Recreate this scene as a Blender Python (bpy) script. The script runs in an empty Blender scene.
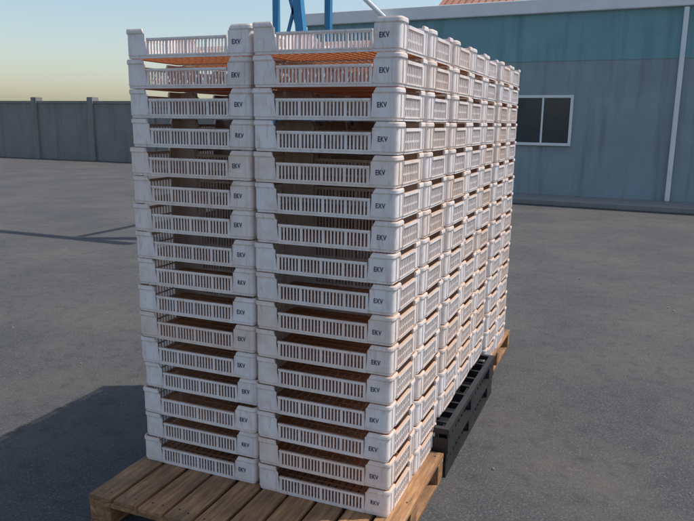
import bpy, bmesh, math, random
from mathutils import Matrix, Vector
random.seed(7)
S=bpy.context.scene
PZ=0.14          # timber pallet height
W,D,PITCH=0.6,0.352,0.122

# ------------------------------------------------------------------ materials
def newmat(name):
    m=bpy.data.materials.new(name); m.use_nodes=True
    nt=m.node_tree; b=nt.nodes['Principled BSDF']
    return m,nt,b
def N(nt,t,**k):
    n=nt.nodes.new(t)
    for a,v in k.items(): setattr(n,a,v)
    return n
def ramp(nt,fac,stops):
    r=N(nt,'ShaderNodeValToRGB'); cr=r.color_ramp
    while len(cr.elements)<len(stops): cr.elements.new(0.5)
    for e,(p,c) in zip(cr.elements,stops):
        e.position=p; e.color=(*c,1) if len(c)==3 else c
    nt.links.new(fac,r.inputs[0]); return r
def mixc(nt,fac,a,b,mode='MIX'):
    m=N(nt,'ShaderNodeMix',data_type='RGBA',blend_type=mode)
    for s,v in ((m.inputs[0],fac),(m.inputs[6],a),(m.inputs[7],b)):
        if hasattr(v,'links'): nt.links.new(v,s)
        elif isinstance(v,(int,float)): s.default_value=v
        else: s.default_value=(*v,1)
    return m.outputs[2]
def math_(nt,op,a,b=None,clamp=False):
    m=N(nt,'ShaderNodeMath',operation=op,use_clamp=clamp)
    for i,v in enumerate((a,b)):
        if v is None: continue
        if hasattr(v,'links'): nt.links.new(v,m.inputs[i])
        else: m.inputs[i].default_value=v
    return m.outputs[0]
def noise(nt,vec,scale,detail=4,rough=.6):
    n=N(nt,'ShaderNodeTexNoise'); n.inputs['Scale'].default_value=scale
    n.inputs['Detail'].default_value=detail; n.inputs['Roughness'].default_value=rough
    if vec is not None: nt.links.new(vec,n.inputs['Vector'])
    return n.outputs[0]
def objcoord(nt,rand=False,scale=(1,1,1)):
    tc=N(nt,'ShaderNodeTexCoord'); mp=N(nt,'ShaderNodeMapping'); mp.inputs['Scale'].default_value=scale
    nt.links.new(tc.outputs['Object'],mp.inputs['Vector'])
    if rand:
        oi=N(nt,'ShaderNodeObjectInfo'); r=math_(nt,'MULTIPLY',oi.outputs['Random'],37.)
        cb=N(nt,'ShaderNodeCombineXYZ')
        for i in range(3): nt.links.new(r,cb.inputs[i])
        nt.links.new(cb.outputs[0],mp.inputs['Location'])
    return mp.outputs[0]
def bump(nt,b,h,dist,strength=.5):
    n=N(nt,'ShaderNodeBump'); n.inputs['Distance'].default_value=dist; n.inputs['Strength'].default_value=strength
    nt.links.new(h,n.inputs['Height']); nt.links.new(n.outputs[0],b.inputs['Normal'])

def plastic(name,base,dirt,trans,upf=.8):
    m,nt,b=newmat(name)
    n1=noise(nt,objcoord(nt,True),11,3,.65); n2=noise(nt,objcoord(nt,True,(1,1,.22)),55,2,.7)
    g=ramp(nt,n1,[(.45,(0,0,0)),(.76,(.8,.8,.8))]).outputs[0]
    g2=ramp(nt,n2,[(.54,(0,0,0)),(.70,(.75,.75,.75))]).outputs[0]
    gm=math_(nt,'MAXIMUM',g,g2)
    geo=N(nt,'ShaderNodeNewGeometry'); sx=N(nt,'ShaderNodeSeparateXYZ'); nt.links.new(geo.outputs['True Normal'],sx.inputs[0])
    up=math_(nt,'MULTIPLY',math_(nt,'MAXIMUM',sx.outputs[2],0.),upf)
    oi=N(nt,'ShaderNodeObjectInfo')
    tint=ramp(nt,oi.outputs['Random'],[(0,base),(.4,tuple(c*.95 for c in base)),(.7,(base[0]*1.,base[1]*.965,base[2]*.93)),(1,(base[0]*.96,base[1]*.87,base[2]*.79))]).outputs[0]
    c=mixc(nt,math_(nt,'MULTIPLY',gm,.58),tint,dirt)
    c=mixc(nt,up,c,(.55,.32,.18))
    nt.links.new(c,b.inputs['Base Color'])
    b.inputs['Roughness'].default_value=.52
    b.inputs['Specular IOR Level'].default_value=.3
    if trans:
        tr=N(nt,'ShaderNodeBsdfTranslucent'); tr.inputs[0].default_value=(.9,.50,.25,1)
        mx=N(nt,'ShaderNodeMixShader'); mx.inputs[0].default_value=trans
        out=nt.nodes['Material Output']
        nt.links.new(b.outputs[0],mx.inputs[1]); nt.links.new(tr.outputs[0],mx.inputs[2]); nt.links.new(mx.outputs[0],out.inputs[0])
    return m
M_PL=plastic('white_crate_plastic',(.86,.81,.80),(.52,.37,.28),0)
M_FL=plastic('dusty_glow_crate_floor',(.74,.42,.24),(.42,.21,.11),.25,0)  # brown dust, plus the warm light bouncing between crates put into the colour
def simple(name,col,rough=.6,metal=0,var=.15,scale=6,bumpd=0):
    m,nt,b=newmat(name); v=objcoord(nt); n=noise(nt,v,scale,5)
    c=ramp(nt,n,[(.3,tuple(x*(1-var) for x in col)),(.7,tuple(min(1,x*(1+var)) for x in col))]).outputs[0]
    nt.links.new(c,b.inputs['Base Color']); b.inputs['Roughness'].default_value=rough; b.inputs['Metallic'].default_value=metal
    if bumpd: bump(nt,b,noise(nt,v,scale*8,3),bumpd)
    return m
M_INK=simple('marker_ink',(.05,.06,.11),.7,0,.6,60)
M_BLK=simple('black_recycled_plastic',(.018,.018,.02),.45,0,.3,12,.001)
M_BLUE=simple('blue_painted_steel',(.03,.22,.42),.4,0,.15,3)
M_WHT=simple('white_paint',(.75,.76,.76),.5,0,.06,3)
M_DARK=simple('dark_glass',(.03,.04,.05),.15)
M_STN=simple('loose_grit',(.22,.20,.18),.9,0,.5,3)
def wood():
    m,nt,b=newmat('pallet_timber')
    v=objcoord(nt,True,(14,1.2,14)); n=noise(nt,v,4,6,.7); n2=noise(nt,objcoord(nt,True),5,3)
    c=ramp(nt,n,[(.3,(.13,.062,.028)),(.5,(.31,.155,.068)),(.7,(.50,.29,.14))]).outputs[0]
    c=mixc(nt,ramp(nt,n2,[(.4,(0,0,0)),(.7,(.7,.7,.7))]).outputs[0],c,(.12,.08,.052))
    nt.links.new(c,b.inputs['Base Color']); b.inputs['Roughness'].default_value=.8; bump(nt,b,n,.002)
    return m
M_WD=wood()
def asphalt():
    m,nt,b=newmat('worn_asphalt'); v=objcoord(nt)
    f=noise(nt,v,85,4,.8); l=noise(nt,v,.8,6,.65); mid=noise(nt,v,9,5,.75)
    vo=N(nt,'ShaderNodeTexVoronoi'); vo.inputs['Scale'].default_value=60; nt.links.new(v,vo.inputs['Vector'])
    c=ramp(nt,f,[(.36,(.012,.013,.016)),(.64,(.135,.135,.142))]).outputs[0]
    st=ramp(nt,vo.outputs['Distance'],[(.0,(.36,.35,.33)),(.30,(.045,.045,.048))]).outputs[0]
    c=mixc(nt,.4,c,st)
    c=mixc(nt,ramp(nt,l,[(.40,(0,0,0)),(.64,(.55,.55,.55))]).outputs[0],c,(.125,.115,.10))
    c=mixc(nt,ramp(nt,mid,[(.50,(0,0,0)),(.72,(.65,.65,.65))]).outputs[0],c,(.03,.029,.03))
    nt.links.new(c,b.inputs['Base Color']); b.inputs['Roughness'].default_value=.88; bump(nt,b,f,.008,1)
    return m
M_AS=asphalt()
def wallmat(name,col):
    m,nt,b=newmat(name); n=noise(nt,objcoord(nt),1.2,6); s=noise(nt,objcoord(nt,False,(3,3,.25)),1.5,5)
    c=ramp(nt,n,[(.3,tuple(x*.88 for x in col)),(.7,tuple(min(1,x*1.06) for x in col))]).outputs[0]
    c=mixc(nt,ramp(nt,s,[(.50,(0,0,0)),(.75,(.6,.6,.6))]).outputs[0],c,tuple(x*.5 for x in col))
    nt.links.new(c,b.inputs['Base Color']); b.inputs['Roughness'].default_value=.85
    bump(nt,b,noise(nt,objcoord(nt),40,3),.004)
    return m
M_TEAL=wallmat('teal_render',(.20,.36,.39)); M_GREY=wallmat('pale_render',(.27,.33,.35)); M_CONC=wallmat('concrete',(.24,.23,.22))
M_TILE=wallmat('clay_tile',(.36,.17,.12))

# ------------------------------------------------------------------ mesh helpers
class MB:
    def __init__(s): s.v=[];s.f=[];s.m=[]
    def box(s,x0,x1,y0,y1,z0,z1,m=0):
        i=len(s.v); s.v+=[(x0,y0,z0),(x1,y0,z0),(x1,y1,z0),(x0,y1,z0),(x0,y0,z1),(x1,y0,z1),(x1,y1,z1),(x0,y1,z1)]
        for q in ((3,2,1,0),(4,5,6,7),(0,1,5,4),(1,2,6,5),(2,3,7,6),(3,0,4,7)): s.f.append(tuple(i+k for k in q)); s.m.append(m)
    def loft(s,rings,m=0):
        n=len(rings[0]); i=len(s.v)
        for r in rings: s.v+=r
        for a in range(len(rings)-1):
            for k in range(n):
                k2=(k+1)%n; s.f.append((i+a*n+k,i+(a+1)*n+k,i+(a+1)*n+k2,i+a*n+k2)); s.m.append(m)
        s.f.append(tuple(i+k for k in range(n))); s.m.append(m)
        l=i+(len(rings)-1)*n; s.f.append(tuple(l+n-1-k for k in range(n))); s.m.append(m)
    def beam(s,a,b,w,h,m=0):
        a=Vector(a);b=Vector(b);d=(b-a).normalized(); up=Vector((0,0,1)) if abs(d.z)<.9 else Vector((0,1,0))
        r=d.cross(up).normalized()*w/2; u=r.cross(d).normalized()*h/2
        s.loft([[tuple(p+r+u),tuple(p-r+u),tuple(p-r-u),tuple(p+r-u)] for p in (a,b)],m)
    def mesh(s,name,mats):
        me=bpy.data.meshes.new(name); me.from_pydata(s.v,[],s.f)
        for x in mats: me.materials.append(x)
        me.polygons.foreach_set('material_index',s.m); me.update()
        bm=bmesh.new(); bm.from_mesh(me); bmesh.ops.recalc_face_normals(bm,faces=bm.faces); bm.to_mesh(me); bm.free()
        return me
def obj(name,me,parent=None,loc=(0,0,0),rot=(0,0,0)):
    o=bpy.data.objects.new(name,me); S.collection.objects.link(o); o.location=loc; o.rotation_euler=rot
    if parent: o.parent=parent
    return o
def bevel(o,w,seg=2):
    b=o.modifiers.new('bevel','BEVEL'); b.width=w; b.segments=seg; b.limit_method='ANGLE'

# ------------------------------------------------------------------ crate
H=PITCH-.003; CX=.105; CY=.082; RZ=.080; R0=.018
PROF=[(-.004,0),(-.003,.009),(0,.012),(0,.097),(.003,.100),(.0048,.103),(.0048,.113),(.002,H),(-.004,H),(-.006,H-.004),(-.006,0)]
def corner(mb,mirx,miry):
    path=[(CX,0,0,-1),(CX-.004,0,0,-1),(R0,0,0,-1)]
    for k in range(1,7):
        t=k/7*math.pi/2; path.append((R0-R0*math.sin(t),R0-R0*math.cos(t),-math.sin(t),-math.cos(t)))
    path+=[(0,R0,-1,0),(0,CY-.004,-1,0),(0,CY,-1,0)]
    rings=[]
    for i,(a,b,na,nb) in enumerate(path):
        r=[]
        for off,z in PROF:
            A=a+na*off; B=b+nb*off
            t=max(0,(z-RZ)/(H-RZ))
            if i<=1: A-=.022*t
            if i>=len(path)-2: B-=.010*t
            x=A if not mirx else W-A; y=B if not miry else D-B
            r.append((x,y,z))
        rings.append(r)
    mb.loft(rings)
def crate_mesh(name,label,seed):
    rnd=random.Random(seed); mb=MB()
    for mx in (0,1):
        for my in (0,1): corner(mb,mx,my)
    for back in (0,1):
        def bx(x0,x1,y0,y1,z0,z1,m=0):
            if back: y0,y1=D-y1,D-y0
            mb.box(x0,x1,y0,y1,z0,z1,m)
        a,b=CX,W-CX
        bx(a,b,-.0045,.006,RZ-.008,RZ)
        bx(a,b,-.001,.005,RZ-.012,RZ-.008)
        bx(a,b,.001,.006,0,.010); bx(a,b,-.002,.006,.010,.016)
        n=4; post=.011; gw=(b-a-post*(n+1))/n
        for g in range(n+1):
            x=a+g*(gw+post); bx(x,x+post,-.0005,.006,.016,RZ-.012)
            if g<n:
                k=6; sw=.0088; gap=(gw-sw*k)/(k-1)
                for j in range(k-1):
                    xs=x+post+sw*(j+1)+gap*j
                    bx(xs,xs+gap,.001,.005,.016,RZ-.012)
        for xr in (.024,.097):
            for x in (xr,W-xr):
                bx(x-.0018,x+.0018,-.003,-.0001,.014,.097)
    for side in (0,1):
        def bx(y0,y1,x0,x1,z0,z1,m=0):
            if side: x0,x1=W-x1,W-x0
            mb.box(x0,x1,y0,y1,z0,z1,m)
        a,b=CY,D-CY
        bx(a,b,-.0055,.006,.084,.096); bx(a,b,.001,.006,0,.010); bx(a,b,-.002,.006,.010,.016)
        n=9; st=(b-a)/n
        for g in range(n+1):
            y=a+g*st; y0=max(a,y-.0035); y1=min(b,y+.0035)
            bx(y0,y1,-.001,.0055,.016,.084)
        bx(a,b,.0008,.0045,.042,.050)
        for yr in (.036,.075):
            for y in (yr,D-yr): bx(y-.0018,y+.0018,-.0035,-.0001,.014,.097)
    # lattice floor: slats and cross ribs with open gaps
    n=17; st=(W-.0122)/n
    for k in range(n):
        x=.0061+k*st; mb.box(x,x+st*.80,.0061,D-.0061,.003,.006,1)
    for k in range(1,7):
        y=D*k/7; mb.box(.0061,W-.0061,y-.003,y+.003,.0062,.0095,1)
    me=mb.mesh(name,[M_PL,M_FL,M_INK])
    if label:
        cu=bpy.data.curves.new('t','FONT'); cu.body=label; cu.size=.030; cu.extrude=.0003; cu.space_character=1.1; cu.resolution_u=2; cu.offset=.0007
        to=bpy.data.objects.new('t',cu); S.collection.objects.link(to)
        bpy.context.view_layer.update()
        tm=bpy.data.meshes.new_from_object(to.evaluated_get(bpy.context.evaluated_depsgraph_get()))
        bpy.data.objects.remove(to)
        xs=[v.co.x for v in tm.vertices]; wd=max(xs)-min(xs)
        sc=.038/wd
        tm.transform(Matrix.Translation((W-.062-.019+rnd.uniform(-.004,.004),-.0009,.045+rnd.uniform(-.005,.005)))@Matrix.Rotation(math.radians(90),4,'X')@Matrix.Rotation(rnd.uniform(-.07,.07),4,'Z')@Matrix.Diagonal((sc,sc*1.3,1,1)))
        bm=bmesh.new(); bm.from_mesh(me); k=len(bm.faces); bm.from_mesh(tm); bm.faces.ensure_lookup_table()
        for f in bm.faces[k:]: f.material_index=2
        bm.to_mesh(me); bm.free()
    return me
LAB=[crate_mesh('crate_marked',t,i) for i,t in enumerate(['EKV','EKV','RKV','EXV','EKV','EKV','RKV'])]
PLAIN=crate_mesh('crate_plain',None,9)
def stack(x,y,z,n,jit=.003,marked=False):
    e=bpy.data.objects.new('plastic_crate_stack',None); S.collection.objects.link(e); e.location=(x,y,z); e.empty_display_size=.1
    for i in range(n):
        me=random.choice(LAB) if marked else PLAIN
        o=obj('crate_%d'%(i+1),me,e)
        o.location=(random.gauss(0,jit*.5),random.gauss(0,jit*.5),i*PITCH)
        o.rotation_euler=(random.gauss(0,.0012),random.gauss(0,.0012),random.gauss(0,.0045))
    return e
stack(-.004,0,PZ,16,.004,True)
stack(.002,.375,PZ,16,.005)
stack(-.622,.02,PZ,16,.008,True)
stack(-.626,.40,PZ,16,.006)
BZ=.262
for j in range(5):
    y=.765+j*.372+(.05 if j>2 else 0)
    stack(random.uniform(-.006,.008),y,BZ if j<3 else .14,15 if j<3 else 16,.006)
    if j<2: stack(-.62,y,BZ,15,.006)

# ------------------------------------------------------------------ timber pallets
def wood_pallet(name,x0,x1,y0,y1):
    e=bpy.data.objects.new(name,None); S.collection.objects.link(e); e.location=(x0,y0,0)
    L=x1-x0; Dp=y1-y0; n=10; bw=L/n-.016
    for i in range(n):
        w=bw*random.uniform(.93,1.03); mb=MB(); mb.box(-w/2,w/2,0,Dp,0,.020)
        x=bw/2+i*(L-bw)/(n-1)
        o=obj('deck_board_%d'%(i+1),mb.mesh('deck_board',[M_WD]),e,(x,random.uniform(-.008,.008),PZ-.0205),(0,0,random.uniform(-.006,.006))); bevel(o,.0025)
        nm=MB()
        for k in range(3):
            for s in (-.025,.025):
                cx=x+s; cy=.05+k*(Dp-.1)/2+random.uniform(-.01,.01)
                ring=[(cx+.0045*math.cos(a*math.pi/4),cy+.0045*math.sin(a*math.pi/4)) for a in range(8)]
                nm.loft([[(p[0],p[1],PZ-.001) for p in ring],[(p[0],p[1],PZ+.0008) for p in ring]])
        obj('nail_heads_%d'%(i+1),nm.mesh('nails',[M_DARK]),e)
    for k in range(3):
        y=.05+k*(Dp-.1)/2
        mb=MB(); mb.box(0,L,-.045,.045,0,.020); o=obj('stringer_board_%d'%(k+1),mb.mesh('stringer',[M_WD]),e,(0,y,PZ-.0415)); bevel(o,.002)
        for q in range(3):
            mb=MB(); mb.box(-.055,.055,-.044,.044,0,.0775); o=obj('block_%d_%d'%(k,q),mb.mesh('block',[M_WD]),e,(.056+q*(L-.112)/2,y,.0205)); bevel(o,.003)
    for q in range(3):
        mb=MB(); mb.box(-.05,.05,0,Dp,0,.020); o=obj('skid_%d'%q,mb.mesh('skid',[M_WD]),e,(.056+q*(L-.112)/2,0,.0002)); bevel(o,.002)
wood_pallet('wooden_pallet',-.645,.665,-.34,.64)
wood_pallet('wooden_pallet',-.64,.62,1.88,2.86)

def black_pallet(x0,x1,y0,y1,z):
    mb=MB(); L=x1-x0; Dp=y1-y0; h=.128
    for a,b in ((0,.03),(L-.03,L)): mb.box(a,b,0,Dp,h-.028,h)
    for a,b in ((0,.03),(Dp-.03,Dp)): mb.box(.03,L-.03,a,b,h-.028,h)
    n=11
    for i in range(1,n): x=L*i/n; mb.box(x-.018,x+.018,.03,Dp-.03,h-.022,h-.002)
    for i in range(1,9): y=Dp*i/9; mb.box(.03,L-.03,y-.008,y+.008,h-.05,h-.0225)
    for i in range(3):
        for j in range(3):
            cx=.075+i*(L-.15)/2; cy=.075+j*(Dp-.15)/2
            for t in (-.073,-.026,.020,.067): mb.box(cx+t,cx+t+.006,cy-.073,cy+.073,.0221,h-.0285)
            for t in (-.073,-.026,.020,.067):
                for s0 in (-.067,-.020,.026): mb.box(cx+s0,cx+s0+.041,cy+t,cy+t+.006,.0221,h-.051)
    for i in range(3):
        cx=.075+i*(L-.15)/2; mb.box(cx-.075,cx+.075,0,Dp,0,.022)
    for j in range(18):
        y=.02+j*(Dp-.046)/17
        for x in (0,L-.006): mb.box(x,x+.006,y,y+.006,h-.05,h-.0285)
    return obj('black_plastic_pallet',mb.mesh('black_pallet',[M_BLK]),None,(x0,y0,z))
black_pallet(-.60,.672,.665,1.85,.001); black_pallet(-.60,.680,.66,1.845,.130)

# ------------------------------------------------------------------ ground
mb=MB(); G=300; mb.v=[(-G,-G,0),(G,-G,0),(G,G,0),(-G,G,0)]; mb.f=[(0,1,2,3)]; mb.m=[0]
obj('asphalt_ground',mb.mesh('ground',[M_AS]))
mb=MB(); rg=random.Random(3)
for k in range(900):
    x=rg.uniform(-5,5); y=rg.uniform(-1.5,9)
    if -.7<x<.75 and -.4<y<3: continue
    s=rg.uniform(.002,.006)*(2 if rg.random()<.06 else 1); a=rg.uniform(0,3)
    ring=lambda q,z:[(x+q*s*math.cos(a+i*1.2566)*rg.uniform(.7,1.2),y+q*s*math.sin(a+i*1.2566)*rg.uniform(.7,1.2),z) for i in range(5)]
    mb.loft([ring(1,0.0005),ring(1,s*.6),ring(.5,s*1.1)])
obj('loose_gravel',mb.mesh('grit',[M_STN]))

# ------------------------------------------------------------------ warehouse behind
bl=bpy.data.objects.new('warehouse_building',None); S.collection.objects.link(bl); bl.location=(0,14,0); bl.rotation_euler=(0,0,math.radians(-3))
def part(n,mb,mats,bev=0):
    o=obj(n,mb.mesh(n,mats),bl)
    if bev: bevel(o,bev)
    return o
X0,X1=-6.7,26
doors=[(7.2,10.6),(15,18.4)]
mb=MB(); xs=[X0]
for a,b in doors: xs+=[a,b]
xs.append(X1)
for i in range(0,len(xs),2): mb.box(xs[i],xs[i+1],0,8,0,3.1)
part('lower_wall',mb,[M_GREY])
mb=MB(); mb.box(X0,X1,-.01,8,3.1,4.12); part('upper_wall',mb,[M_TEAL])
mb=MB(); mb.box(X0-.1,X1+.1,-.12,8.1,4.12,4.42); part('parapet',mb,[M_WHT],.02)
mb=MB()
for a,b in doors:
    z=0.02
    while z<3.0: mb.box(a,b,.28,.32,z,z+.09); z+=.10
part('roller_door_slats',mb,[M_BLUE],.01)
mb=MB()
for a,b in doors: mb.box(a,b,.34,.4,0,3.1)
part('roller_door_backing',mb,[M_DARK])
mb=MB(); mb2=MB()
for x in (-4.2,-1.2,3.6,12.1,20.2,22.4):
    mb.box(x,x+1.2,-.02,-.004,1.3,2.3)
    mb2.box(x-.06,x,-.05,-.002,1.24,2.36); mb2.box(x+1.2,x+1.26,-.05,-.002,1.24,2.36); mb2.box(x,x+1.2,-.05,-.002,2.3,2.36); mb2.box(x,x+1.2,-.08,-.002,1.24,1.3); mb2.box(x+.58,x+.62,-.04,-.021,1.3,2.3)
part('window_glass',mb,[M_DARK]); part('window_frames',mb2,[M_WHT])
mb=MB(); mb.box(X0,X1,-1.2,-.001,0,.12); part('kerb',mb,[M_CONC],.02)
mb=MB()
for x in (2.1,6.7,14.5): mb.box(x,x+.1,-.115,-.015,.12,4.1)
part('downpipes',mb,[M_WHT],.02)

# perimeter wall, left of the warehouse
pw=bpy.data.objects.new('perimeter_wall',None); S.collection.objects.link(pw); pw.location=(-7,20,0)
mb=MB()
for k in range(16):
    x=-3.02*k; mb.box(x-3.0,x,-.1,.1,0,2.3); mb.box(x-3.02,x,-.14,.14,2.3,2.4)
for k in range(17):
    x=-3.02*k; mb.box(x-.02-.14,x-.02+.14,-.18,.18,0,2.55)
obj('panels',mb.mesh('panels',[M_CONC]),pw)

# tiled-roof house beyond it
h=bpy.data.objects.new('tiled_roof_house',None); S.collection.objects.link(h); h.location=(1.2,30,0)
mb=MB(); mb.box(-8,14,0,9,0,6.7); obj('walls',mb.mesh('w',[M_GREY]),h)
mb=MB()
for i in range(74):
    x=-8.6+i*.31; mb.beam((x,-.6,6.7),(x,4.5,9.2),.22,.12)
mb.loft([[(-8.8,-.6,6.62),(-8.8,4.5,9.12),(-8.8,9.6,6.62)],[(14.8,-.6,6.62),(14.8,4.5,9.12),(14.8,9.6,6.62)]])
obj('roof',mb.mesh('r',[M_TILE]),h)
mb=MB()
for x in (-6,-3,0,3,6,9,12): mb.box(x,x+1.1,-.03,-.002,4,5.2)
obj('windows',mb.mesh('wi',[M_DARK]),h)

# ------------------------------------------------------------------ blue steel gantry
g=bpy.data.objects.new('blue_steel_gantry',None); S.collection.objects.link(g); g.location=(-3.22,6.6,0)
mb=MB()
mb.beam((-.22,0,0),(-.22,0,5.2),.08,.08); mb.beam((.50,0,0),(-.08,0,5.2),.12,.12)
for z in (1.0,2.2,3.5,4.3): mb.beam((-.175,0,z),(.50-.58*z/5.2-.06,0,z),.05,.05)
mb.beam((-.18,.03,2.5),(.10,.03,3.45),.04,.04); mb.beam((-.18,.03,3.95),(.10,.03,3.0),.04,.04)
mb.beam((-.22,1.8,0),(-.22,1.8,5.2),.10,.10); mb.beam((-2.8,0,5.3),(.9,0,5.3),.16,.2); mb.beam((-.22,.1,5.15),(-.22,1.8,5.15),.1,.1)
obj('frame',mb.mesh('frame',[M_BLUE]),g)
mb=MB()
for x,y in ((-.22,0),(.50,0),(-.22,1.8)): mb.box(x-.15,x+.15,y-.15,y+.15,0,.02)
obj('foot_plates',mb.mesh('feet',[M_BLUE]),g)
# white bracket flagpole on the warehouse parapet
mb=MB(); rings=[]
for p in ((-4.25,14.02,4.0),(-6.0,13.75,5.6)):
    rings.append([(p[0]+.04*math.cos(t*math.pi/5),p[1]+.04*math.sin(t*math.pi/5),p[2]+.04*math.cos(t*math.pi/5)) for t in range(10)])
mb.loft(rings); mb.box(-4.40,-4.1,13.95,14.05,3.8,4.1); obj('white_flagpole',mb.mesh('pole',[M_WHT]))

# ------------------------------------------------------------------ light
EL,AZ=math.radians(60),math.radians(62)
w=bpy.data.worlds.new('World'); S.world=w; w.use_nodes=True
nt=w.node_tree; sky=nt.nodes.new('ShaderNodeTexSky'); sky.sky_type='NISHITA'; sky.sun_disc=False
sky.sun_elevation=EL; sky.sun_rotation=AZ; sky.air_density=1.2; sky.dust_density=1.6
bg=nt.nodes['Background']; bg.inputs[1].default_value=.15; nt.links.new(sky.outputs[0],bg.inputs[0])
sl=bpy.data.lights.new('sun','SUN'); sl.energy=3.9; sl.angle=math.radians(.6); sl.color=(1,.94,.85)
so=bpy.data.objects.new('sun',sl); S.collection.objects.link(so)
sd=Vector((math.cos(EL)*math.sin(AZ),math.cos(EL)*math.cos(AZ),math.sin(EL)))
so.rotation_euler=sd.to_track_quat('Z','Y').to_euler()
S.view_settings.view_transform='Standard'; S.view_settings.look='None'; S.view_settings.exposure=0

# ------------------------------------------------------------------ camera
yaw,pit,roll=-.3905,-.2008,.013
f=Vector((math.sin(yaw)*math.cos(pit),math.cos(yaw)*math.cos(pit),math.sin(pit)))
r=Vector((math.cos(yaw),-math.sin(yaw),0)); u=r.cross(f)
r2=r*math.cos(roll)+u*math.sin(roll); u2=-r*math.sin(roll)+u*math.cos(roll)
cam=bpy.data.cameras.new('camera'); cam.sensor_width=36; cam.lens=36*684/694; cam.clip_end=1000; cam.clip_start=.05
co=bpy.data.objects.new('camera',cam); S.collection.objects.link(co)
m=Matrix((r2,u2,-f)).transposed().to_4x4(); m.translation=Vector((1.3905,-2.3954,1.583+PZ)); co.matrix_world=m
S.camera=co
